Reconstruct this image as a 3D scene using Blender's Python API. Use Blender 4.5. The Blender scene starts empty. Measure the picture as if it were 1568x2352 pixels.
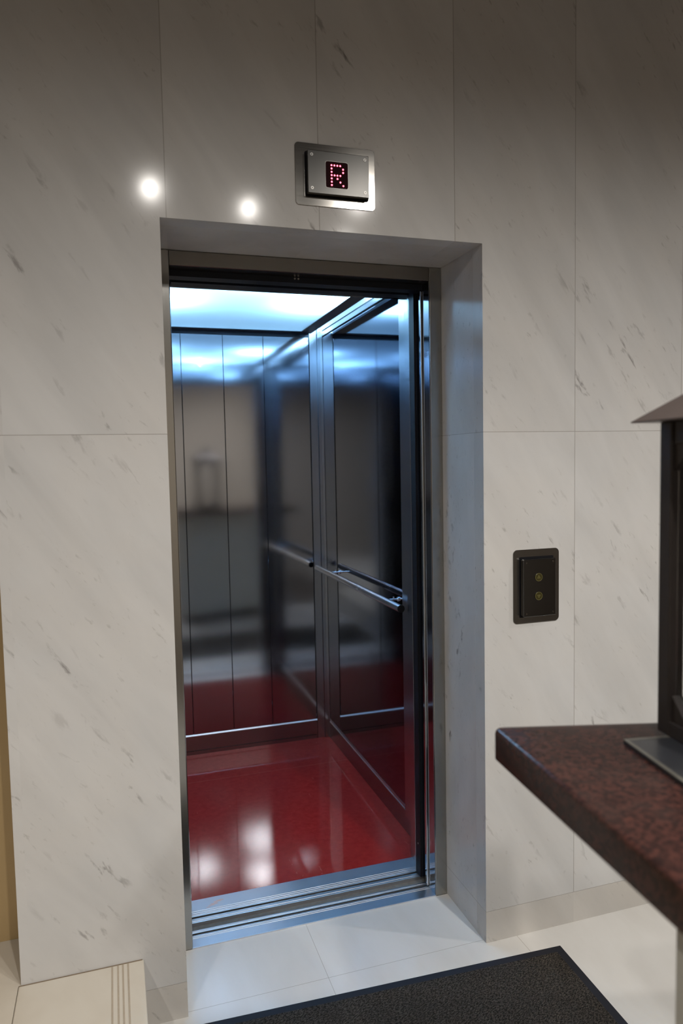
import bpy, bmesh, math, random
from mathutils import Vector, Matrix
random.seed(4)
S = bpy.context.scene
C = S.collection
PI = math.pi

# ------------------------------------------------------------------ camera
cam_d = bpy.data.cameras.new('camera')
cam = bpy.data.objects.new('camera', cam_d); C.objects.link(cam)
cam.location = (-0.1458, -1.9809, 1.5522)
cam.rotation_euler = (1.5019, 0.0196, -0.3084)
cam_d.sensor_fit = 'AUTO'; cam_d.sensor_width = 36
cam_d.lens = 1656.1*36/2352
cam_d.clip_start = 0.05
cam_d.dof.use_dof = True; cam_d.dof.focus_distance = 2.35; cam_d.dof.aperture_fstop = 3.2
S.camera = cam

# ------------------------------------------------------------------ light set-up
W = bpy.data.worlds.new('world'); S.world = W; W.use_nodes = True
W.node_tree.nodes['Background'].inputs[0].default_value = (1, .93, .85, 1)
W.node_tree.nodes['Background'].inputs[1].default_value = 0.008
S.view_settings.view_transform = 'Standard'; S.view_settings.look = 'None'
S.view_settings.exposure = 0.0; S.view_settings.gamma = 1.0
S.view_settings.use_curve_mapping = False
LOBBY_WATTS = 110
LOBBY_COLOR = (1.0, .95, .89)
LOBBY_SPOTS = [(.115,-2.157),(.685,-2.337),(1.28,-2.05),(1.42,-2.80),(3.2,-1.3),(-1.2,-2.4)]  # last two are added off-frame to even out the wall light
CEIL = 3.10
CAR_WATTS = 1.0
CAR_COLOR = (.38, .70, 1.0)
CAR_LAMPS = [(.77,1.16,20,.05),(.05,1.18,20,.05),(.45,.665,80,.032)]   # x, y, watts, height above diffuser; last one unseen, added to light the doorway
DIFF_EMIT = .15

# ------------------------------------------------------------------ material helpers
class NT:
    def __init__(s, name):
        s.m = bpy.data.materials.new(name); s.m.use_nodes = True
        s.t = s.m.node_tree; s.t.nodes.clear()
        s.out = s.n('ShaderNodeOutputMaterial')
    def n(s, typ, **kw):
        nd = s.t.nodes.new(typ)
        for k, v in kw.items(): setattr(nd, k, v)
        return nd
    def l(s, a, b): s.t.links.new(a, b)
    def put(s, sock, v):
        if hasattr(v, 'is_output') or isinstance(v, bpy.types.NodeSocket): s.l(v, sock)
        else:
            if isinstance(v, tuple) and len(v) == 3 and sock.type == 'RGBA': v = (*v, 1)
            sock.default_value = v
    def math(s, op, a, b=0.0, c=None, clamp=False):
        nd = s.n('ShaderNodeMath', operation=op, use_clamp=clamp)
        s.put(nd.inputs[0], a); s.put(nd.inputs[1], b)
        if c is not None: s.put(nd.inputs[2], c)
        return nd.outputs[0]
    def mix(s, f, a, b):
        nd = s.n('ShaderNodeMix', data_type='RGBA')
        s.put(nd.inputs[0], f); s.put(nd.inputs[6], a); s.put(nd.inputs[7], b)
        return nd.outputs[2]
    def noise(s, vec, scale, detail=3, rough=.5, dist=0.0):
        nd = s.n('ShaderNodeTexNoise')
        if vec is not None: s.l(vec, nd.inputs['Vector'])
        nd.inputs['Scale'].default_value = scale; nd.inputs['Detail'].default_value = detail
        nd.inputs['Roughness'].default_value = rough; nd.inputs['Distortion'].default_value = dist
        return nd.outputs['Fac']
    def mapr(s, v, a, b, c=0.0, d=1.0):
        nd = s.n('ShaderNodeMapRange'); s.put(nd.inputs[0], v)
        for i, x in enumerate((a, b, c, d)): nd.inputs[i+1].default_value = x
        return nd.outputs[0]
    def coord(s):
        return s.n('ShaderNodeNewGeometry').outputs['Position']
    def obj(s): return s.n('ShaderNodeTexCoord').outputs['Object']
    def xform(s, v, rot=(0,0,0), scale=(1,1,1), loc=(0,0,0)):
        nd = s.n('ShaderNodeMapping'); s.l(v, nd.inputs[0])
        nd.inputs['Rotation'].default_value = rot; nd.inputs['Scale'].default_value = scale
        nd.inputs['Location'].default_value = loc
        return nd.outputs[0]
    def stretch(s, v, ang, fac):
        a = s.xform(v, rot=(0, math.radians(ang), 0)); return s.xform(a, scale=(1, 1, fac))
    def sep(s, v):
        nd = s.n('ShaderNodeSeparateXYZ'); s.l(v, nd.inputs[0]); return nd.outputs
    def bump(s, h, strength=.2, dist=.001):
        nd = s.n('ShaderNodeBump'); s.l(h, nd.inputs['Height'])
        nd.inputs['Strength'].default_value = strength; nd.inputs['Distance'].default_value = dist
        return nd.outputs[0]
    def bsdf(s, **kw):
        nd = s.n('ShaderNodeBsdfPrincipled')
        for k, v in kw.items():
            k = k.replace('_', ' ')
            s.put(nd.inputs[k], v)
        s.l(nd.outputs[0], s.out.inputs[0]); return nd

def simple(name, col, rough=.5, metal=0.0, vary=.08, scale=20, **kw):
    m = NT(name); nz = m.noise(m.obj(), scale, 4)
    a = tuple(c*(1-vary) for c in col); b = tuple(min(1, c*(1+vary)) for c in col)
    m.bsdf(Base_Color=m.mix(nz, a, b), Roughness=rough, Metallic=metal, **kw)
    return m.m

def marble(name, base=(.61,.607,.60), joints='wall', tint=1.0, rough=.10, seed=0.0, vein=1.0):
    m = NT(name); p = m.coord(); x, y, z = m.sep(p)
    # slab id from the joint grid
    low = m.math('LESS_THAN', z, 1.636)
    k = m.math('FLOOR', m.math('DIVIDE', m.math('SUBTRACT', x, .017), .4175))
    wn = m.n('ShaderNodeTexWhiteNoise', noise_dimensions='2D')
    cb = m.n('ShaderNodeCombineXYZ'); m.l(k, cb.inputs[0]); m.l(low, cb.inputs[1]); m.l(cb.outputs[0], wn.inputs['Vector'])
    rnd = wn.outputs['Value']
    off = m.n('ShaderNodeVectorMath', operation='ADD'); m.l(p, off.inputs[0])
    o2 = m.n('ShaderNodeCombineXYZ'); m.put(o2.inputs[2], m.math('MULTIPLY', rnd, 3.7)); m.put(o2.inputs[1], seed); m.l(o2.outputs[0], off.inputs[1])
    pv = off.outputs[0]
    # streaks running down to the right
    soft = m.noise(m.stretch(pv, 34, .22), 7, 4, .55, .3)
    cloud = m.noise(pv, 2.6, 4, .6, .3)
    streak = m.noise(m.stretch(pv, 34, .28), 34, 4, .6, .35)
    gate = m.mapr(m.noise(m.stretch(pv, 40, .35), 4.2, 3, .6, .3), .52, .66)
    dark = m.math('MULTIPLY', m.mapr(streak, .585, .68), gate, clamp=True)
    fine = m.noise(m.stretch(pv, 38, .3), 75, 3, .6, .3)
    fmask = m.math('MULTIPLY', m.mapr(fine, .62, .72), m.mapr(cloud, .45, .62), clamp=True)
    bc = m.mix(m.mapr(soft, .35, .68), base, tuple(c*.86 for c in base))
    bc = m.mix(m.mapr(cloud, .4, .75, 0, .5), bc, (base[0]*1.0, base[1]*.96, base[2]*.91))
    bc = m.mix(m.math('MULTIPLY', dark, .75*vein), bc, (.15,.135,.13))
    bc = m.mix(m.math('MULTIPLY', fmask, .5*vein), bc, (.25,.235,.22))
    # slab tone
    nd = m.n('ShaderNodeHueSaturation'); m.l(bc, nd.inputs['Color']); m.l(m.math('MULTIPLY_ADD', rnd, .07, .965*tint), nd.inputs['Value'])
    bc = nd.outputs[0]
    # joints
    def near(v, c, w):
        return m.math('LESS_THAN', m.math('ABSOLUTE', m.math('SUBTRACT', v, c)), w)
    if joints == 'wall':
        fr = m.math('FRACT', m.math('ADD', m.math('DIVIDE', m.math('SUBTRACT', x, .017), .4175), .5))
        vx = m.math('LESS_THAN', m.math('ABSOLUTE', m.math('SUBTRACT', fr, .5)), .0013/.4175)
        lowok = m.math('MAXIMUM', m.math('GREATER_THAN', x, 1.1), m.math('GREATER_THAN', z, 1.636))
        lowok2 = m.math('MAXIMUM', m.math('GREATER_THAN', z, 2.2), m.math('GREATER_THAN', x, 1.1))
        vx = m.math('MULTIPLY', vx, m.math('MULTIPLY', lowok, lowok2))
        hz = m.math('MAXIMUM', near(z, 1.636, .0011), near(z, .104, .001))
        j = m.math('MAXIMUM', vx, hz)
        vl = near(x, .017, .0015); vl = m.math('MULTIPLY', vl, m.math('GREATER_THAN', z, 1.0))
    elif joints == 'reveal':
        j = m.math('MAXIMUM', near(z, 1.636, .0009), near(z, .104, .001))
    else:
        j = near(z, -50, .001)
    # grime beside the joints
    bc = m.mix(m.math('MULTIPLY', j, .42), bc, (.15,.125,.10))
    h = m.math('SUBTRACT', 1.0, j)
    m.bsdf(Base_Color=bc, Roughness=m.mapr(cloud, .3, .7, rough, rough+.03), Normal=m.bump(h, .4, .001), Specular_IOR_Level=.22)
    return m.m

def steel(name, col=(.42,.44,.47), rough=.2, brush='Z', amp=.06, bumpy=.0, aniso=0.0):
    m = NT(name); p = m.obj()
    sc = {'X': (8, 1100, 1100), 'Y': (1100, 8, 1100), 'Z': (1100, 1100, 8)}[brush]
    g = m.noise(m.xform(p, scale=sc), 1.0, 4, .6)
    big = m.noise(p, 2.2, 3, .5)
    c = m.mix(g, tuple(v*.98 for v in col), tuple(v*1.02 for v in col))
    r = m.math('ADD', m.mapr(g, .3, .7, rough-amp/6, rough+amp/6), m.mapr(big, .3, .7, -.02, .02))
    kw = {}
    if bumpy: kw['Normal'] = m.bump(m.noise(m.xform(p, scale=(1, 1, .5)), 2.3, 2, .5), bumpy, .02)
    m.bsdf(Base_Color=c, Roughness=r, Metallic=1.0, Anisotropic=aniso, **kw)
    return m.m

# ------------------------------------------------------------------ mesh helpers
def BM(): return bmesh.new()
def box(bm, x0, x1, y0, y1, z0, z1, bev=0.0, seg=2):
    r = bmesh.ops.create_cube(bm, size=1)
    vs = r['verts']
    bmesh.ops.scale(bm, vec=(x1-x0, y1-y0, z1-z0), verts=vs)
    bmesh.ops.translate(bm, vec=((x0+x1)/2, (y0+y1)/2, (z0+z1)/2), verts=vs)
    if bev > 0:
        es = list({e for v in vs for e in v.link_edges})
        bmesh.ops.bevel(bm, geom=es, offset=bev, segments=seg, affect='EDGES', profile=.5)
    return bm
def prism(bm, pts, axis, a, b, bev=0.0):
    """polygon pts extruded along axis from a to b"""
    def mk(p, d):
        if axis == 'Z': return (p[0], p[1], d)
        if axis[0] == 'Y': return (p[0], d, p[1])
        return (d, p[0], p[1])
    v0 = [bm.verts.new(mk(p, a)) for p in pts]; v1 = [bm.verts.new(mk(p, b)) for p in pts]
    n = len(pts); fs = [bm.faces.new(v0[::-1]), bm.faces.new(v1)]
    for i in range(n): fs.append(bm.faces.new((v0[i], v0[(i+1)%n], v1[(i+1)%n], v1[i])))
    bmesh.ops.recalc_face_normals(bm, faces=fs)
    if bev > 0:
        es = list({e for v in v0+v1 for e in v.link_edges})
        bmesh.ops.bevel(bm, geom=es, offset=bev, segments=3, affect='EDGES', profile=.5)
    return bm
def rrect(x0, x1, z0, z1, r, n=6):
    pts = []
    for cx, cz, a0 in ((x1-r, z1-r, 0), (x0+r, z1-r, 90), (x0+r, z0+r, 180), (x1-r, z0+r, 270)):
        for i in range(n+1):
            a = math.radians(a0+90*i/n); pts.append((cx+r*math.cos(a), cz+r*math.sin(a)))
    return pts
def cyl(bm, p0, p1, r, seg=24, r2=None):
    p0 = Vector(p0); p1 = Vector(p1); d = p1-p0
    q = d.to_track_quat('Z', 'Y').to_matrix().to_4x4()
    mt = Matrix.Translation((p0+p1)/2) @ q
    bmesh.ops.create_cone(bm, cap_ends=True, segments=seg, radius1=r, radius2=r if r2 is None else r2, depth=d.length, matrix=mt)
    return bm
def ring(bm, c, r_out, r_in, y0, y1, seg=32):
    """ring whose axis is Y"""
    def circ(r, y): return [bm.verts.new((c[0]+r*math.cos(2*PI*i/seg), y, c[1]+r*math.sin(2*PI*i/seg))) for i in range(seg)]
    A, B, A2, B2 = circ(r_out, y0), circ(r_in, y0), circ(r_out, y1), circ(r_in, y1)
    for i in range(seg):
        j = (i+1) % seg
        for q in ((A[i],A[j],B[j],B[i]), (A2[i],B2[i],B2[j],A2[j]), (A[i],A2[i],A2[j],A[j]), (B[i],B[j],B2[j],B2[i])): bm.faces.new(q)
    bmesh.ops.recalc_face_normals(bm, faces=bm.faces[:])
def build(name, bm, mat, parent=None, smooth=False):
    me = bpy.data.meshes.new(name); bm.normal_update(); bm.to_mesh(me); bm.free()
    o = bpy.data.objects.new(name, me); C.objects.link(o); me.materials.append(mat)
    if smooth:
        for p in me.polygons: p.use_smooth = True
        try: me.set_sharp_from_angle(angle=math.radians(35))
        except Exception: pass
    if parent is not None:
        o.parent = parent
        if parent.type == 'EMPTY':
            o.matrix_parent_inverse = parent.matrix_basis.inverted()
        else:
            o.matrix_parent_inverse = Matrix.Identity(4)
    return o
def thing(name, label, cat, loc=(0,0,0), group=None):
    o = bpy.data.objects.new(name, None); C.objects.link(o); o.location = loc
    o.empty_display_size = .05
    return tag(o, label, cat, group)
def tag(o, label, cat, group=None):
    o['label'] = label; o['category'] = cat
    if group: o['group'] = group
    return o
def struct(name, bm, mat, parent=None):
    o = build(name, bm, mat, parent)
    if parent is None: o['kind'] = 'structure'
    return o

# ------------------------------------------------------------------ materials
M = {}
M['wall'] = marble('cream_marble_wall')
M['reveal'] = marble('cream_marble_reveal', joints='reveal', base=(.63,.62,.61), seed=4.0, rough=.14)
M['soffit'] = marble('grey_marble_soffit', joints='none', base=(.62,.60,.57), seed=9.0, vein=.6)
M['skirt'] = marble('marble_skirting', joints='none', base=(.59,.57,.54), seed=6.0, rough=.2, vein=.7)
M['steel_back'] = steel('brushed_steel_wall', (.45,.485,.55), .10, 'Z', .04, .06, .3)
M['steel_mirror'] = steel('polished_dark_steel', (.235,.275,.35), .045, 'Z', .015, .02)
M['steel_post'] = steel('brushed_steel_post', (.46,.49,.53), .24, 'Z', .08)
M['steel_frame'] = steel('satin_steel_frame', (.42,.415,.395), .21, 'Z', .08)
M['steel_jamb'] = steel('polished_steel_jamb', (.38,.40,.44), .08, 'Z', .02)
M['steel_frame_x'] = steel('satin_steel_header', (.25,.238,.22), .25, 'X', .08)
M['steel_kick'] = steel('brushed_steel_kick', (.36,.36,.38), .24, 'X', .06)
M['alu'] = steel('aluminium_sill', (.62,.635,.67), .34, 'X', .12)
M['chrome'] = steel('bright_steel_tube', (.78,.80,.84), .26, 'Y', .05)
M['trim'] = steel('bright_steel_trim', (.74,.77,.82), .34, 'X', .05)
M['plate'] = steel('brushed_plate', (.37,.355,.33), .13, 'X', .08)
M['plate_dark'] = steel('dark_brushed_plate', (.30,.29,.275), .24, 'Z', .08)
M['box_steel'] = steel('indicator_box_steel', (.085,.083,.079), .24, 'X', .06)
M['box_dark'] = steel('call_box_steel', (.16,.16,.16), .18, 'Z', .04)
M['black'] = simple('black_rubber_and_shade', (.010,.010,.012), .5, Specular_IOR_Level=.12)  # also paints the shade in gaps, grooves and vent holes
M['mat_rubber'] = simple('mat_border_rubber', (.013,.014,.020), .6, Specular_IOR_Level=.2)
M['blackmetal'] = simple('black_painted_metal', (.010,.012,.017), .35, Specular_IOR_Level=.2)
M['ceil_frame'] = simple('dark_ceiling_frame', (.045,.05,.065), .28, .6)
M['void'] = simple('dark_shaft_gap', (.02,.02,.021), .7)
M['rungap'] = simple('dark_sill_gap', (.11,.105,.095), .7, 0, .5, 60)  # dark grey-brown strip between the two sills
M['white_paint'] = simple('white_paint', (.55,.57,.6), .6)
M['roof_paint'] = simple('dark_roof_paint', (.06,.065,.07), .7)
M['dark_wood'] = simple('dark_wood_floor', (.06,.045,.035), .5)
M['hall_dark'] = simple('dark_panelling', (.10,.075,.055), .5)
M['hall_wall'] = simple('warm_plaster', (.33,.285,.235), .7)
M['ceiling'] = simple('dark_lobby_ceiling', (.03,.025,.021), .7)
M['brown_wall'] = simple('mustard_brown_panel', (.50,.36,.18), .45, 0, .06, 4)
M['stonebody'] = simple('grey_green_stone', (.45,.45,.41), .45, 0, .12, 10)
M['screw'] = steel('screw_steel', (.34,.33,.31), .3, 'X', .02)

# red lino
m = NT('red_linoleum'); p = m.coord()
mot = m.noise(p, 38, 5, .7, .4); cl = m.noise(p, 4, 4, .6)
scr = m.math('MULTIPLY', m.mapr(m.noise(m.xform(p, rot=(0,0,.5), scale=(1,.25,1)), 45, 3, .6, 1.2), .69, .76), m.mapr(m.noise(p, 7, 2), .5, .62), clamp=True)
c = m.mix(m.mapr(mot, .35, .65), (.225,.0125,.0110), (.275,.020,.017))
c = m.mix(m.mapr(cl, .35, .7, 0, .45), c, (.23,.024,.021))
c = m.mix(m.math('MULTIPLY', scr, .45), c, (.60,.30,.26))
x, y, z = m.sep(p)
seam = m.math('LESS_THAN', m.math('ABSOLUTE', m.math('SUBTRACT', y, 1.52)), .0012)
c = m.mix(m.math('MULTIPLY', seam, .25), c, (.55,.20,.17))
m.bsdf(Base_Color=c, Roughness=m.mapr(cl,   .3, .7, .045, .07), Specular_IOR_Level=.34, Normal=m.bump(m.noise(p, 90, 2), .05, .0008))
M['red'] = m.m

# floor tile
m = NT('cream_floor_tile'); p = m.coord(); x, y, z = m.sep(p)
cl = m.noise(m.xform(p, rot=(0,0,.6), scale=(1,.35,1)), 5, 4, .6, .5)
c = m.mix(m.mapr(cl, .35, .7), (.66,.65,.625), (.60,.585,.555))
fx = m.math('ABSOLUTE', m.math('SUBTRACT', m.math('FRACT', m.math('ADD', m.math('DIVIDE', m.math('SUBTRACT', x, .418), .636), .5)), .5))
fy = m.math('ABSOLUTE', m.math('SUBTRACT', m.math('FRACT', m.math('ADD', m.math('DIVIDE', m.math('SUBTRACT', y, .018), .636), .5)), .5))
jt = m.math('LESS_THAN', m.math('MINIMUM', fx, fy), .0008/.636*1.0)
c = m.mix(m.math('MULTIPLY', jt, .55), c, (.20,.17,.13))
m.bsdf(Base_Color=c, Roughness=m.mapr(cl, .3, .7, .13, .2), Normal=m.bump(m.math('SUBTRACT', 1.0, jt), .3, .0008))
M['tile'] = m.m
# stair stone
m = NT('cream_stair_stone'); p = m.coord()
cl = m.noise(p, 3.5, 4, .6, .5)
c = m.mix(m.mapr(cl, .35, .7), (.60,.56,.485), (.54,.49,.41))
m.bsdf(Base_Color=c, Roughness=.32)
M['stair'] = m.m
M['groove'] = simple('grimy_groove', (.40,.34,.265), .7, 0, .15, 60)
M['grime'] = simple('grimy_grout', (.20,.15,.10), .8, 0, .3, 60)

# mat carpet
m = NT('ribbed_charcoal_carpet'); p = m.obj()
pd = m.xform(m.xform(p, rot=(0,0,math.radians(-28))), scale=(.42,1,1))
fl = m.noise(pd, 330, 2, .55, .5); f2 = m.noise(p, 520, 2, .5); big = m.noise(p, 9, 3)
c = m.mix(m.mapr(fl, .42, .60), (.008,.007,.006), (.060,.051,.042))
c = m.mix(m.math('MULTIPLY', m.mapr(f2, .60, .70), m.mapr(fl, .5, .6), clamp=True), c, (.17,.145,.115))
c = m.mix(m.mapr(big, .35, .7, 0, .25), c, (.020,.017,.014))
m.bsdf(Base_Color=c, Roughness=.95, Normal=m.bump(fl, .9, .004), Specular_IOR_Level=.2)
M['carpet'] = m.m

# red granite
m = NT('red_brown_granite'); p = m.obj()
v = m.n('ShaderNodeTexVoronoi'); m.l(p, v.inputs['Vector']); v.inputs['Scale'].default_value = 190
g1 = m.noise(p, 90, 5, .7, .6); g2 = m.noise(p, 16, 4, .6, .4)
cr = m.n('ShaderNodeSeparateColor'); m.l(v.outputs['Color'], cr.inputs[0])
c = m.mix(m.mapr(cr.outputs[0], .3, .8), (.020,.011,.010), (.050,.021,.017))
c = m.mix(m.mapr(g1, .55, .7, 0, .8), c, (.072,.028,.021))
c = m.mix(m.mapr(g2, .5, .7, 0, .6), c, (.034,.022,.019))
m.bsdf(Base_Color=c, Roughness=.22, Specular_IOR_Level=.14)
M['granite'] = m.m
# lantern metals, lamp parts
M['lantern'] = simple('aged_dark_iron', (.021,.016,.014), .5, .1, .3, 30)
M['lantern_roof'] = simple('brown_lantern_roof', (.105,.082,.075), .42, .3, .15, 20)
M['tray'] = simple('slate_grey_tray', (.024,.025,.028), .33, 0, .15, 30)
m = NT('lantern_glass'); m.bsdf(Base_Color=(.95,.95,.95), Roughness=.02, Transmission_Weight=1.0, IOR=1.45); M['glass'] = m.m
def emit(name, col, st):
    m = NT(name); e = m.n('ShaderNodeEmission'); e.inputs[0].default_value = (*col, 1); e.inputs[1].default_value = st
    m.l(e.outputs[0], m.out.inputs[0]); return m.m
M['led'] = emit('lit_red_led', (1.0, .10, .15), 6.5)
M['ledscreen'] = simple('dark_red_display', (.02,.002,.004), .6, Specular_IOR_Level=.1)
M['bulb'] = emit('lit_warm_bulb', (1, .85, .65), 12)
m = NT('lit_ceiling_diffuser')
tr = m.n('ShaderNodeBsdfTranslucent'); tr.inputs[0].default_value = (.80,.88,.95,1)
gl = m.n('ShaderNodeBsdfGlossy'); gl.inputs[0].default_value = (.8,.85,.9,1); gl.inputs[1].default_value = .18
em = m.n('ShaderNodeEmission'); em.inputs[0].default_value = (.22,.50,.78,1); em.inputs[1].default_value = DIFF_EMIT
mx = m.n('ShaderNodeMixShader'); mx.inputs[0].default_value = .15
m.l(tr.outputs[0], mx.inputs[1]); m.l(gl.outputs[0], mx.inputs[2])
ad = m.n('ShaderNodeAddShader'); m.l(mx.outputs[0], ad.inputs[0]); m.l(em.outputs[0], ad.inputs[1]); m.l(ad.outputs[0], m.out.inputs[0])
M['diffuser'] = m.m

# ------------------------------------------------------------------ structure
OW, OH, D = .942, 2.20, .284       # marble opening width, height, recess depth
XL, XR = -.425, 3.6
# marble wall with its opening (one slab-clad wall)
bm = BM()
prism(bm, [(XL,.104),(-.0,.104),(0,OH),(OW,OH),(OW,.104),(XR,.104),(XR,CEIL),(XL,CEIL)], 'Y', 0, .06)
struct('wall_back', bm, M['wall'])
bm = BM(); box(bm, XL, 0, 0, .06, 0, .1035); struct('baseboard_left', bm, M['skirt'])
bm = BM(); box(bm, OW, XR, 0, .06, 0, .1035); struct('baseboard_right', bm, M['skirt'])
# recess linings
bm = BM(); box(bm, OW, OW+.05, .0605, D+.055, 0, OH); struct('trim_1', bm, M['reveal'])
bm = BM(); box(bm, -.05, 0, .0605, D, 0, OH); struct('trim_2', bm, M['reveal'])
bm = BM(); box(bm, -.05, OW+.05, .0605, D+.25, OH+.0005, OH+.05); struct('trim_3', bm, M['soffit'])
# thin marble edge of the wall in the recess is the wall mesh itself
# floors
bm = BM(); prism(bm, [(XL,-1.9),(XR,-1.9),(XR,-.0),(OW,0),(OW,.284),(0,.284),(0,0),(XL,0)], 'Z', -.05, 0)
struct('floor', bm, M['tile'])
bm = BM(); box(bm, XL, XR, -4.0, -1.901, -.05, 0); struct('floor_hall', bm, M['dark_wood'])
bm = BM(); prism(bm, [(-1.6,-4.0),(-.432,-4.0),(-.432,.0002),(XL-.0002,.0002),(XL-.0002,.2098),(-1.6,.2098)], 'Z', -.05, .198); struct('floor_raised', bm, M['stair'])
# mustard wall of the side passage
bm = BM(); box(bm, -1.6, XL+.02, .21, .27, .198, CEIL); struct('wall_passage', bm, M['brown_wall'])
bm = BM(); box(bm, XL, XL+.02, .0605, .2095, .0, CEIL); struct('trim_4', bm, M['skirt'])
# rest of the lobby
bm = BM(); box(bm, -1.6, XR, -4.0, .27, CEIL+.001, CEIL+.06); struct('ceiling', bm, M['ceiling'])
bm = BM(); box(bm, -1.6, XR, -4.06, -4.0, 0, CEIL); struct('wall_front', bm, M['hall_wall'])
bm = BM(); box(bm, -1.66, -1.6, -4.0, .27, 0, CEIL); struct('wall_left', bm, M['hall_dark'])
bm = BM(); box(bm, XR, XR+.06, -4.0, .06, 0, CEIL); struct('wall_right', bm, M['hall_dark'])

# ------------------------------------------------------------------ stair step
st = thing('stair_step', 'cream stone step with four worn grooves near its edge, left of the doorway', 'step', (-.27,-.6,0))
bm = BM(); box(bm, -.431, -.114, -1.6, -.0005, 0, .198, .003); build('tread', bm, M['stair'], st)
for gx in (-.197, -.182, -.1695, -.156):
    bm = BM(); box(bm, gx-.0024, gx+.0024, -1.6, -.004, .1972, .1984); build('groove', bm, M['groove'], st)
bm = BM(); box(bm, -.43, -.118, -.004, -.0005, .196, .1988); build('grout_line', bm, M['grime'], st)

# ------------------------------------------------------------------ lift entrance frame
fr = thing('elevator_door_frame', 'satin steel frame lining the marble doorway around the open lift', 'door frame', (.47,D,0))
FX0, FX1, FZ = .043, .898, 2.155
bm = BM(); box(bm, 0.0005, FX0, D, D+.055, 0, OH, .002); build('jamb', bm, M['steel_frame'], fr)
bm = BM(); box(bm, FX1, OW-.0005, D, D+.055, 0, OH, .002); build('jamb', bm, M['steel_frame'], fr)
bm = BM(); box(bm, FX1-.0015, FX1, D+.004, D+.055, 0, FZ); build('jamb_return', bm, M['steel_jamb'], fr)
bm = BM(); box(bm, FX0, FX1, D+.0005, D+.055, FZ, OH-.0005, .002); build('header', bm, M['steel_frame_x'], fr)
bm = BM(); box(bm, FX0, FX1, D+.056, D+.105, FZ-.018, OH+.05); build('track_cover', bm, M['blackmetal'], fr)
for sx in (.446, .458):
    bm = BM(); cyl(bm, (sx,D+.056,FZ-.005), (sx,D+.053,FZ-.005), .003, 12); build('screw', bm, M['screw'], fr)
# dark masonry pocket either side of the doors (keeps the shaft dark)
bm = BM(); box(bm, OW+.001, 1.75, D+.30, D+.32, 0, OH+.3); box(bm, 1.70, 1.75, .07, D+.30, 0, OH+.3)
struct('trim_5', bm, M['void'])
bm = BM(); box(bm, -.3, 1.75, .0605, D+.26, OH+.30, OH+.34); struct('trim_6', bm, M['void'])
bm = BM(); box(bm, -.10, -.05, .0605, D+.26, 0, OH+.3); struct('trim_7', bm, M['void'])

# landing sill and car sill: extrusions with guide grooves
def sill(name, label, y0, y1, groove, lips, zt=0.0):
    t = thing(name, label, 'door sill', (.48,(y0+y1)/2,0))
    a, b = groove
    bm = BM()
    box(bm, .02, 1.6, y0, a, -.03, zt, .0012); box(bm, .02, 1.6, b, y1, -.03, zt, .0012); box(bm, .02, 1.6, a, b, -.03, zt-.014)
    for l in lips: box(bm, .02, 1.6, l-.0012, l+.0012, zt-.001, zt+.0012, .0004)
    build('extrusion', bm, M['alu'], t)
    bm = BM(); box(bm, .02, 1.6, a+.0002, b-.0002, zt-.0139, zt-.006); build('guide_groove', bm, M['black'], t)
    return t
s1 = sill('elevator_sill', 'aluminium threshold track against the cream floor tiles', .286, .374, (.349,.359), (.333,.341,.366), .002)
bm = BM(); box(bm, .04, .90, .2845, .2858, -.02, .0035, .0006); build('nosing', bm, M['trim'], s1)
bm = BM(); box(bm, .02, 1.6, .3741, .4139, -.02, -.011); struct('floor_gap', bm, M['rungap'])
s2 = sill('elevator_sill', 'aluminium threshold track bordering the red lift floor', .414, .545, (.438,.449), (.424,.458,.468,.478), .002)
bm = BM()
for i in range(9):
    r = bmesh.ops.create_icosphere(bm, subdivisions=2, radius=.5)
    bmesh.ops.scale(bm, vec=(random.uniform(.01,.03), random.uniform(.004,.009), .001), verts=r['verts'])
    bmesh.ops.translate(bm, vec=(.118+i*.0055+random.uniform(-.003,.003), .49+i*.0035+random.uniform(-.004,.004), .0021), verts=r['verts'])
build('paint_smear', bm, simple('faded_pink_smear', (.75,.52,.46), .5), s2)

# ------------------------------------------------------------------ door leaves, slid open to the right
ld = thing('elevator_door_leaf', 'steel sliding door leaf parked open behind the right frame', 'door', (1.3,.353,.004))
bm = BM(); box(bm, .8935, 1.68, .342, .366, .006, 2.134, .002); build('leaf', bm, M['steel_jamb'], ld)
bm = BM(); box(bm, .8905, .8934, .343, .3475, .006, 2.134, .0008); build('leading_edge', bm, M['trim'], ld)
cd = thing('elevator_door_leaf', 'black edged sliding leaf parked open beside the lift floor', 'door', (1.3,.43,.004))
bm = BM(); box(bm, .896, 1.68, .40, .455, .006, FZ+.03, .002); build('leaf', bm, M['blackmetal'], cd)
bm = BM(); box(bm, .890, .896, .401, .441, .006, FZ+.03, .001); build('rubber_edge', bm, M['black'], cd)  # black rubbery edge; the dark it reflects is put into the colour
bm = BM(); box(bm, .8885, .8905, .4415, .4545, .006, FZ+.03, .0006); build('leading_edge', bm, M['steel_post'], cd)
bm = BM(); cyl(bm, (.888,.418,.128), (.8895,.418,.128), .003, 12); build('screw', bm, M['screw'], cd)

# ------------------------------------------------------------------ lift car
CX0, CX1, CY0, CY1, CT = -.06, .973, .547, 1.861, 2.42
CZ = 2.25
car = thing('elevator_car', 'open lift car with red floor, brushed steel walls and lit ceiling', 'elevator', (.45,1.2,0))
bm = BM(); box(bm, CX0, CX1+.0, CY0-.001, CY1, -.03, .0005); build('car_floor', bm, M['red'], car)
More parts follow.
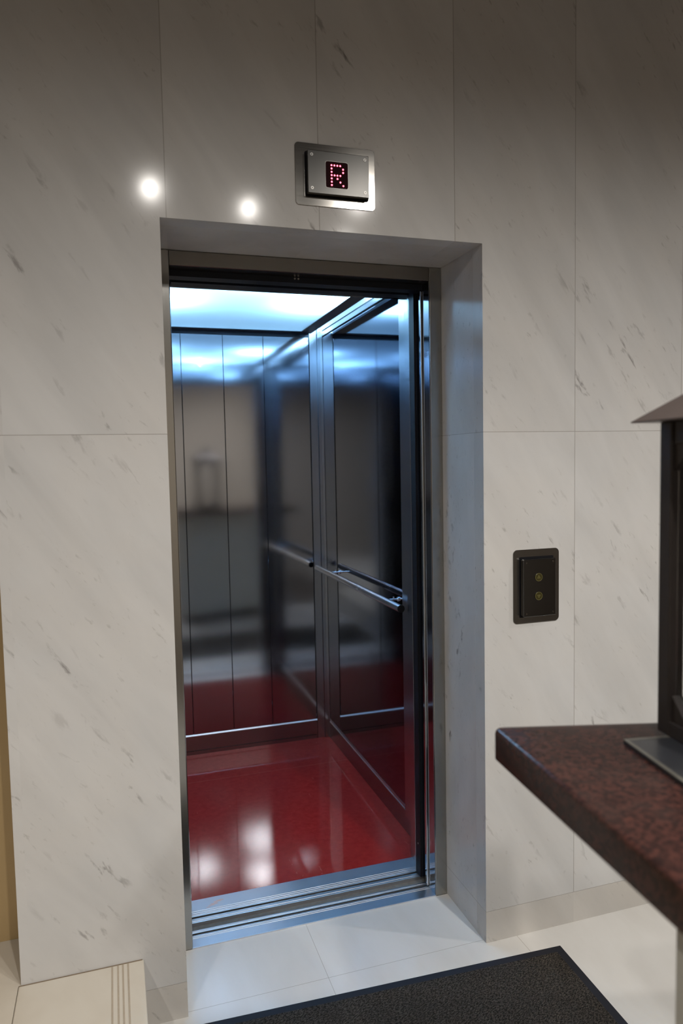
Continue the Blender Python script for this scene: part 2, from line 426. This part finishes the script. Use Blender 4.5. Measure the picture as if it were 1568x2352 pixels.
# back wall: backing plus four flat panels
bm = BM(); box(bm, CX0-.03, CX1+.03, CY1+.012, CY1+.03, -.03, CT); bw = build('back_wall', bm, M['void'], car)
xs = [CX0, .001, .218, .4355, .651, .903]
for a, b in zip(xs[:-1], xs[1:]):
    bm = BM(); box(bm, a+.0009, b-.0009, CY1, CY1+.012, .112, 2.232, .0015); build('wall_panel', bm, M['steel_back'], bw)
bm = BM(); prism(bm, [(CY1+.01,.1035),(CY1-.0045,.1035),(CY1-.0045,.1050),(CY1,.1112),(CY1+.01,.1115)], 'X', CX0, .905); build('trim_strip', bm, M['trim'], bw)
bm = BM(); box(bm, CX0, .905, CY1, CY1+.012, 0, .103); kp = build('kick_plate', bm, M['steel_kick'], bw)
bm = BM()
for i in range(95):
    hx = .105+i*.0084
    if hx > .898: break
    r = bmesh.ops.create_cone(bm, cap_ends=True, segments=8, radius1=.0027, radius2=.0027, depth=.0024, matrix=Matrix.Translation((hx, CY1-.0002, .022)) @ Matrix.Rotation(PI/2, 4, 'X'))
build('vent_hole_row', bm, M['black'], bw)
bm = BM(); box(bm, CX0, .905, CY1-.001, CY1+.012, 2.2335, 2.262); build('top_band', bm, M['ceil_frame'], bw)
bm = BM(); box(bm, CX0, .905, CY1, CY1+.012, 2.2625, CT); build('upper_wall', bm, M['white_paint'], bw)
# corner post
bm = BM()
prism(bm, [(.9065,CY1-.001),(.9065,CY1+.02),(1.0,CY1+.02),(1.0,1.832),(.9715,1.832),(.9715,CY1-.010),(.949,CY1-.010),(.946,CY1-.001)], 'Z', 0, CT-.01)
build('corner_post', bm, M['steel_post'], car)
# right wall
bm = BM(); box(bm, CX1+.012, CX1+.03, CY0, 1.84, -.03, CT); rw = build('side_wall', bm, M['void'], car)
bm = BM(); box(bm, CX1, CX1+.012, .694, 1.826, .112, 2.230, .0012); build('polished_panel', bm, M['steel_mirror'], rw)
bm = BM(); prism(bm, [(CX1+.01,.0955),(CX1-.0045,.0955),(CX1-.0045,.0975),(CX1-.001,.1010),(CX1+.01,.1010)], 'Yx', .690, 1.826); prism(bm, [(CX1+.01,.1015),(CX1-.002,.1015),(CX1-.002,.1030),(CX1,.1110),(CX1+.01,.1115)], 'Yx', .690, 1.826); build('trim_strip', bm, M['trim'], rw)
bm = BM(); box(bm, CX1, CX1+.012, .560, 1.831, 0, .095); build('kick_plate', bm, M['steel_kick'], rw)
bm = BM(); box(bm, CX1, CX1+.012, .694, 1.831, 2.238, 2.262, .001); build('top_trim', bm, M['steel_post'], rw)
bm = BM(); box(bm, CX1, CX1+.012, .56, 1.831, 2.268, CT); build('upper_wall', bm, M['trim'], rw)
bm = BM(); box(bm, .950, CX1+.012, .555, .689, .0955, 2.262, .002); build('front_column', bm, M['steel_post'], rw)
# left wall, front returns, transom
bm = BM(); box(bm, CX0-.03, CX0, CY0, CY1, -.03, CT); build('side_wall', bm, M['steel_back'], car)
bm = BM(); box(bm, CX0-.03, .062, .50, CY0+.01, 0.003, CT); build('front_return', bm, M['steel_jamb'], car)
bm = BM(); box(bm, .9165, CX1+.03, .50, .553, 0.003, CT); build('front_return', bm, M['steel_post'], car)
bm = BM(); box(bm, .0625, .916, .51, .552, 2.152, CT); build('transom', bm, M['steel_jamb'], car)
bm = BM(); box(bm, .0625, .9160, .455, .509, 2.146, CT); build('door_operator_cover', bm, M['blackmetal'], car)
# car roof and light box
bm = BM(); box(bm, CX0-.03, CX1+.03, .50, CY1+.03, CT+.001, CT+.03); build('car_roof', bm, M['roof_paint'], car)
LX0, LX1, LY0, LY1 = .02, .848, .62, 1.800
bm = BM()
box(bm, LX1, .912, .57, 1.842, CZ, CZ+.012, .001); box(bm, LX0-.06, LX0, .57, 1.842, CZ, CZ+.012, .001)
box(bm, LX0, LX1, LY1, 1.842, CZ, CZ+.012, .001); box(bm, LX0, LX1, .57, LY0, CZ, CZ+.012, .001)
build('ceiling_frame', bm, M['ceil_frame'], car)
bm = BM(); box(bm, LX0+.0005, LX1-.0005, LY0+.0005, LY1-.0005, CZ+.003, CZ+.0035)
# single sheet keeps the translucent diffuser clean
bmesh.ops.delete(bm, geom=[f for f in bm.faces if f.normal.z > -.5], context='FACES_ONLY')
build('light_diffuser', bm, M['diffuser'], car)
for i, (lx, ly, lw, lh) in enumerate(CAR_LAMPS):
    ldt = bpy.data.lights.new('lift_lamp', 'POINT'); ldt.energy = CAR_WATTS*lw; ldt.color = CAR_COLOR; ldt.shadow_soft_size = .03
    lo = bpy.data.objects.new('lift_lamp', ldt); C.objects.link(lo); lo.location = (lx, ly, CZ+lh)
    lo.parent = car; lo.matrix_parent_inverse = car.matrix_basis.inverted()
# handrail
hr = build('handrail', cyl(BM(), (.906,.596,.9785), (.906,1.800,.9785), .0152, 32), M['chrome'], car, True)
for yy, z0 in ((.595,-1),(1.801,1)):
    build('end_cap', cyl(BM(), (.906,yy-.0015,.9785), (.906,yy+.0015,.9785), .0152, 32), M['black'], hr)
for by in (.784, 1.598):
    bm = BM(); cyl(bm, (.906,by,.9785), (.972,by,.9785), .0042, 14); cyl(bm, (.968,by,.9785), (.9725,by,.9785), .010, 20)
    cyl(bm, (.951,by,.9785), (.951,by,.991), .0035, 10)
    build('bracket', bm, M['chrome'], hr, True)

# ------------------------------------------------------------------ floor indicator above the door
ind = thing('floor_indicator', 'steel plate above the doorway showing a red dotted letter R', 'display', (.484,0,2.348))
def frame_plate(x0, x1, z0, z1, ix0, ix1, iz0, iz1, r, y0, y1):
    bm = BM(); prism(bm, rrect(x0, x1, z0, z1, r), 'Y', y0, y1, .0006); return bm
build('wall_plate', frame_plate(.367,.600,2.264,2.432,0,0,0,0,.011,-.003,-.0003), M['plate'], ind)
bm = BM(); prism(bm, rrect(.394,.580,2.287,2.410,.007), 'Y', -.0036, -.003); build('gap_shadow', bm, M['black'], ind)  # black sheet painting in the shade around the housing
bm = BM(); prism(bm, rrect(.3975,.5745,2.291,2.4055,.003), 'Y', -.024, -.0036, .0012); bx = build('housing', bm, M['box_steel'], ind)
bm = BM(); prism(bm, rrect(.4475,.5135,2.3085,2.3805,.006), 'Y', -.0246, -.0241); build('display_rim', bm, M['screw'], bx)
bm = BM(); prism(bm, rrect(.4482,.5126,2.3092,2.3796,.0055), 'Y', -.0252, -.0247); build('display_window', bm, M['ledscreen'], bx)
rows = ['11110','10001','10001','11110','10100','10010','10001']
for r_, row in enumerate(rows):
    for c_, ch in enumerate(row):
        if ch == '1':
            bm = BM(); bmesh.ops.create_uvsphere(bm, u_segments=12, v_segments=8, radius=.0025)
            bmesh.ops.scale(bm, vec=(1,.5,1), verts=bm.verts)
            bmesh.ops.translate(bm, vec=(.4650+c_*.00835, -.0256, 2.3695-r_*.00885), verts=bm.verts)
            build('led_dot', bm, M['led'], bx, True)
for sx, sz in ((.409,2.3935),(.563,2.3935),(.409,2.3045),(.563,2.3045)):
    bm = BM(); ring(bm, (sx,sz), .0042, .0018, -.0252, -.0240, 20); build('screw', bm, M['screw'], bx)

# ------------------------------------------------------------------ call buttons
cp = thing('call_button_panel', 'dark steel wall plate with up and down buttons right of the doorway', 'button panel', (1.126,0,1.148))
build('wall_plate', frame_plate(1.043,1.209,1.031,1.266,0,0,0,0,.014,-.003,-.0003), M['plate_dark'], cp)
bm = BM(); prism(bm, rrect(1.064,1.188,1.050,1.243,.003), 'Y', -.0036, -.003); build('gap_shadow', bm, M['black'], cp)  # black sheet in place of the shade behind the button box
bm = BM(); prism(bm, rrect(1.067,1.184,1.055,1.237,.003), 'Y', -.024, -.0036, .0018); cb_ = build('housing', bm, M['box_dark'], cp)
M['amber'] = simple('amber_plastic', (.15,.135,.045), .35)
M['amberdark'] = simple('smoked_amber_plastic', (.045,.038,.012), .2)
for bz, up in ((1.1795,1),(1.1200,-1)):
    bm = BM(); cyl(bm, (1.1205,-.0255,bz), (1.1205,-.0240,bz), .0125, 28); b = build('button', bm, M['amberdark'], cb_)
    bm = BM(); ring(bm, (1.1205,bz), .0128, .0118, -.0262, -.0250, 28)
    # hollow triangle
    def tri(bm, R, y0, y1):
        return [(1.1205+R*math.sin(a), bz+up*R*math.cos(a)) for a in (0, 2*PI/3, 4*PI/3)]
    o_, i_ = tri(bm, .0066, 0, 0), tri(bm, .0036, 0, 0)
    V = [[bm.verts.new((p[0], y, p[1])) for p in q] for q in (o_, i_) for y in (-.0262,-.0254)]
    for i in range(3):
        j = (i+1) % 3
        bm.faces.new((V[0][i],V[0][j],V[2][j],V[2][i])); bm.faces.new((V[0][i],V[1][i],V[1][j],V[0][j])); bm.faces.new((V[2][i],V[2][j],V[3][j],V[3][i]))
    bmesh.ops.recalc_face_normals(bm, faces=bm.faces[:])
    build('button_marking', bm, M['amber'], cb_)
for sx, sz in ((1.077,1.2265),(1.174,1.2265),(1.077,1.0655),(1.174,1.0655)):
    bm = BM(); cyl(bm, (sx,-.0248,sz), (sx,-.0240,sz), .0028, 12); build('screw', bm, M['plate'], cb_)

# ------------------------------------------------------------------ door mat
mat_ = thing('door_mat', 'charcoal ribbed entrance mat with black rubber border on the tiles', 'mat', (1.155,-.091,0))
mat_.rotation_euler = (0,0,math.radians(-2.35))
def mchild(name, bm, mt):
    o = build(name, bm, mt); o.parent = mat_; return o
MX, MY = -1.21, -.80
bm = BM()
box(bm, MX, 0, -.030, 0, .0005, .0045, .0015); box(bm, MX, 0, MY, MY+.030, .0005, .0045, .0015)
box(bm, -.030, 0, MY+.030, -.030, .0005, .0045, .0015); box(bm, MX, MX+.030, MY+.030, -.030, .0005, .0045, .0015)
mchild('rubber_border', bm, M['mat_rubber'])
bm = BM(); box(bm, MX+.028, -.028, MY+.028, -.028, .0005, .009, .003, 3); mchild('carpet', bm, M['carpet'])

# ------------------------------------------------------------------ reception counter, lantern
bm = BM()
ct = [(.412,-.985),(.70,-1.068),(1.25,-1.226),(1.9,-1.412),(1.86,-1.95),(.325,-1.95)]
prism(bm, ct, 'Z', 1.082, 1.13)
bmesh.ops.bevel(bm, geom=[e for e in bm.edges if abs(e.verts[0].co.z-e.verts[1].co.z) > .02 and e.verts[0].co.x < .5 and e.verts[0].co.y > -1.5], offset=.018, segments=5, affect='EDGES', profile=.5)
bmesh.ops.bevel(bm, geom=[e for e in bm.edges if abs(e.verts[0].co.z-e.verts[1].co.z) < .001 and e.verts[0].co.z > 1.12], offset=.008, segments=3, affect='EDGES', profile=.5)
tag(build('granite_countertop', bm, M['granite'], smooth=True), 'dark red brown granite slab jutting in from the right under the lantern', 'countertop')
cbs = thing('counter_base', 'grey green stone pedestal carrying the red granite slab', 'counter', (1.1,-1.6,0))
bm = BM(); prism(bm, [(.449,-1.34),(1.30,-1.50),(1.84,-1.60),(1.84,-1.92),(.40,-1.92)], 'Z', .10, 1.0815, .002); build('body', bm, M['stonebody'], cbs)
bm = BM(); prism(bm, [(.469,-1.36),(1.30,-1.52),(1.82,-1.62),(1.82,-1.90),(.42,-1.90)], 'Z', .0005, .0995); build('plinth', bm, M['blackmetal'], cbs)

RZ = math.radians(-6)
def placed(name, label, cat, loc, rz):
    t = thing(name, label, cat, loc); t.rotation_euler = (0,0,rz); return t
def lchild(par, name, bm, mt, smooth=False):
    o = build(name, bm, mt, None, smooth); o.parent = par; return o
tray = placed('stone_tray', 'flat slate grey tray under the dark lantern', 'tray', (.556,-1.117,1.1302), math.radians(-9.5))
bm = BM(); box(bm, 0, .34, -.36, 0, 0, .007, .0015); lchild(tray, 'slab', bm, M['tray'])
bm = BM()
for a in ((0,.34,-.006,0),(0,.34,-.36,-.354),(0,.006,-.354,-.006),(.334,.34,-.354,-.006)): box(bm, a[0], a[1], a[2], a[3], .0066, .0073)
lchild(tray, 'rim', bm, simple('pale_slate_rim', (.09,.085,.072), .4))
# lantern: local origin at its far left bottom corner
Z0 = 1.1376
lan = placed('lantern', 'tall dark iron lantern with brown pyramid roof at the right edge', 'lantern', (.627,-1.105,Z0), RZ)
LS, LH, PW = .215, 1.603-Z0, .026
for (px, py) in ((0,0),(LS-PW,0),(0,-LS+PW),(LS-PW,-LS+PW)):
    bm = BM(); box(bm, px, px+PW, py-PW, py, .0005, LH-.0012, .002); lchild(lan, 'corner_post', bm, M['lantern'])
bm = BM(); box(bm, .0008, LS-.0008, -LS+.0008, -.0008, 0, .022, .001); lchild(lan, 'base_plate', bm, M['lantern'])
bm = BM()
box(bm, PW, LS-PW, -PW, -.004, LH-.034, LH-.0012, .001); box(bm, PW, LS-PW, -LS+.004, -LS+PW, LH-.034, LH-.0012, .001)
box(bm, .004, PW, -LS+PW, -PW, LH-.034, LH-.0012, .001); box(bm, LS-PW, LS-.004, -LS+PW, -PW, LH-.034, LH-.0012, .001)
lchild(lan, 'top_rail', bm, M['lantern'])
# triangular corner braces
def brace(axis, a0, sgn, za, zs, d0, d1):
    bm = BM(); L = .038
    prism(bm, [(a0,za),(a0+sgn*L,za),(a0,za+zs*L)], axis, d0, d1); return bm
for za, zs in ((LH-.034,-1),(.022,1)):
    for d0, d1 in ((-PW+.006,-.006),(-LS+.006,-LS+PW-.006)):
        lchild(lan, 'brace', brace('Y', PW, 1, za, zs, d0, d1), M['lantern']); lchild(lan, 'brace', brace('Y', LS-PW, -1, za, zs, d0, d1), M['lantern'])
    for d0, d1 in ((.006,PW-.006),(LS-PW+.006,LS-.006)):
        lchild(lan, 'brace', brace('X', -PW, -1, za, zs, d0, d1), M['lantern']); lchild(lan, 'brace', brace('X', -LS+PW, 1, za, zs, d0, d1), M['lantern'])
for (a, b, c_, d_) in ((PW,LS-PW,-.014,-.012),(PW,LS-PW,-LS+.012,-LS+.014),(.012,.014,-LS+PW,-PW),(LS-.014,LS-.012,-LS+PW,-PW)):
    bm = BM(); box(bm, a, b, c_, d_, .022, LH-.034); lchild(lan, 'glass_pane', bm, M['glass'])
# roof: hollow-looking pyramid with thickness
bm = BM(); ov = .029; zb = LH-.001
e0 = [(-ov,ov),(LS+ov,ov),(LS+ov,-LS-ov),(-ov,-LS-ov)]
cx_, cy_ = LS/2, -LS/2
lo_ = [bm.verts.new((p[0],p[1],zb)) for p in e0]; l2 = [bm.verts.new((p[0],p[1],zb+.002)) for p in e0]
up_ = [bm.verts.new((cx_+(p[0]-cx_)*.22, cy_+(p[1]-cy_)*.22, zb+.080)) for p in e0]
bm.faces.new(lo_); bm.faces.new(up_)
for i in range(4):
    j = (i+1) % 4; bm.faces.new((lo_[i],lo_[j],l2[j],l2[i])); bm.faces.new((l2[i],l2[j],up_[j],up_[i]))
bmesh.ops.recalc_face_normals(bm, faces=bm.faces[:])
lchild(lan, 'roof', bm, M['lantern_roof'])
bm = BM(); box(bm, cx_-.027, cx_+.027, cy_-.027, cy_+.027, zb+.081, zb+.110, .003); lchild(lan, 'cap', bm, M['lantern'])

# ------------------------------------------------------------------ lobby downlights (most seen as glints in stone, steel and lino; outer pair added)
for i, (lx, ly) in enumerate(LOBBY_SPOTS):
    t = thing('downlight', 'round warm ceiling downlight of the lobby', 'ceiling light', (lx,ly,CEIL-.004), 'lobby downlights')
    bm = BM(); ring(bm, (0,0), .055, .042, 0, .004, 28)
    bmesh.ops.rotate(bm, cent=(0,0,0), matrix=Matrix.Rotation(PI/2, 3, 'X'), verts=bm.verts)
    bmesh.ops.translate(bm, vec=(lx,ly,CEIL-.004), verts=bm.verts); build('trim_ring', bm, M['white_paint'], t)
    bm = BM(); cyl(bm, (lx,ly,CEIL-.003), (lx,ly,CEIL-.001), .040, 24); build('bulb', bm, M['bulb'], t)
    L = bpy.data.lights.new('downlight_lamp', 'SPOT'); L.energy = LOBBY_WATTS; L.color = LOBBY_COLOR
    L.spot_size = math.radians(165); L.spot_blend = 1.0; L.shadow_soft_size = .03
    o = bpy.data.objects.new('downlight_lamp', L); C.objects.link(o); o.location = (lx,ly,CEIL-.045)
    o.parent = t; o.matrix_parent_inverse = t.matrix_basis.inverted()
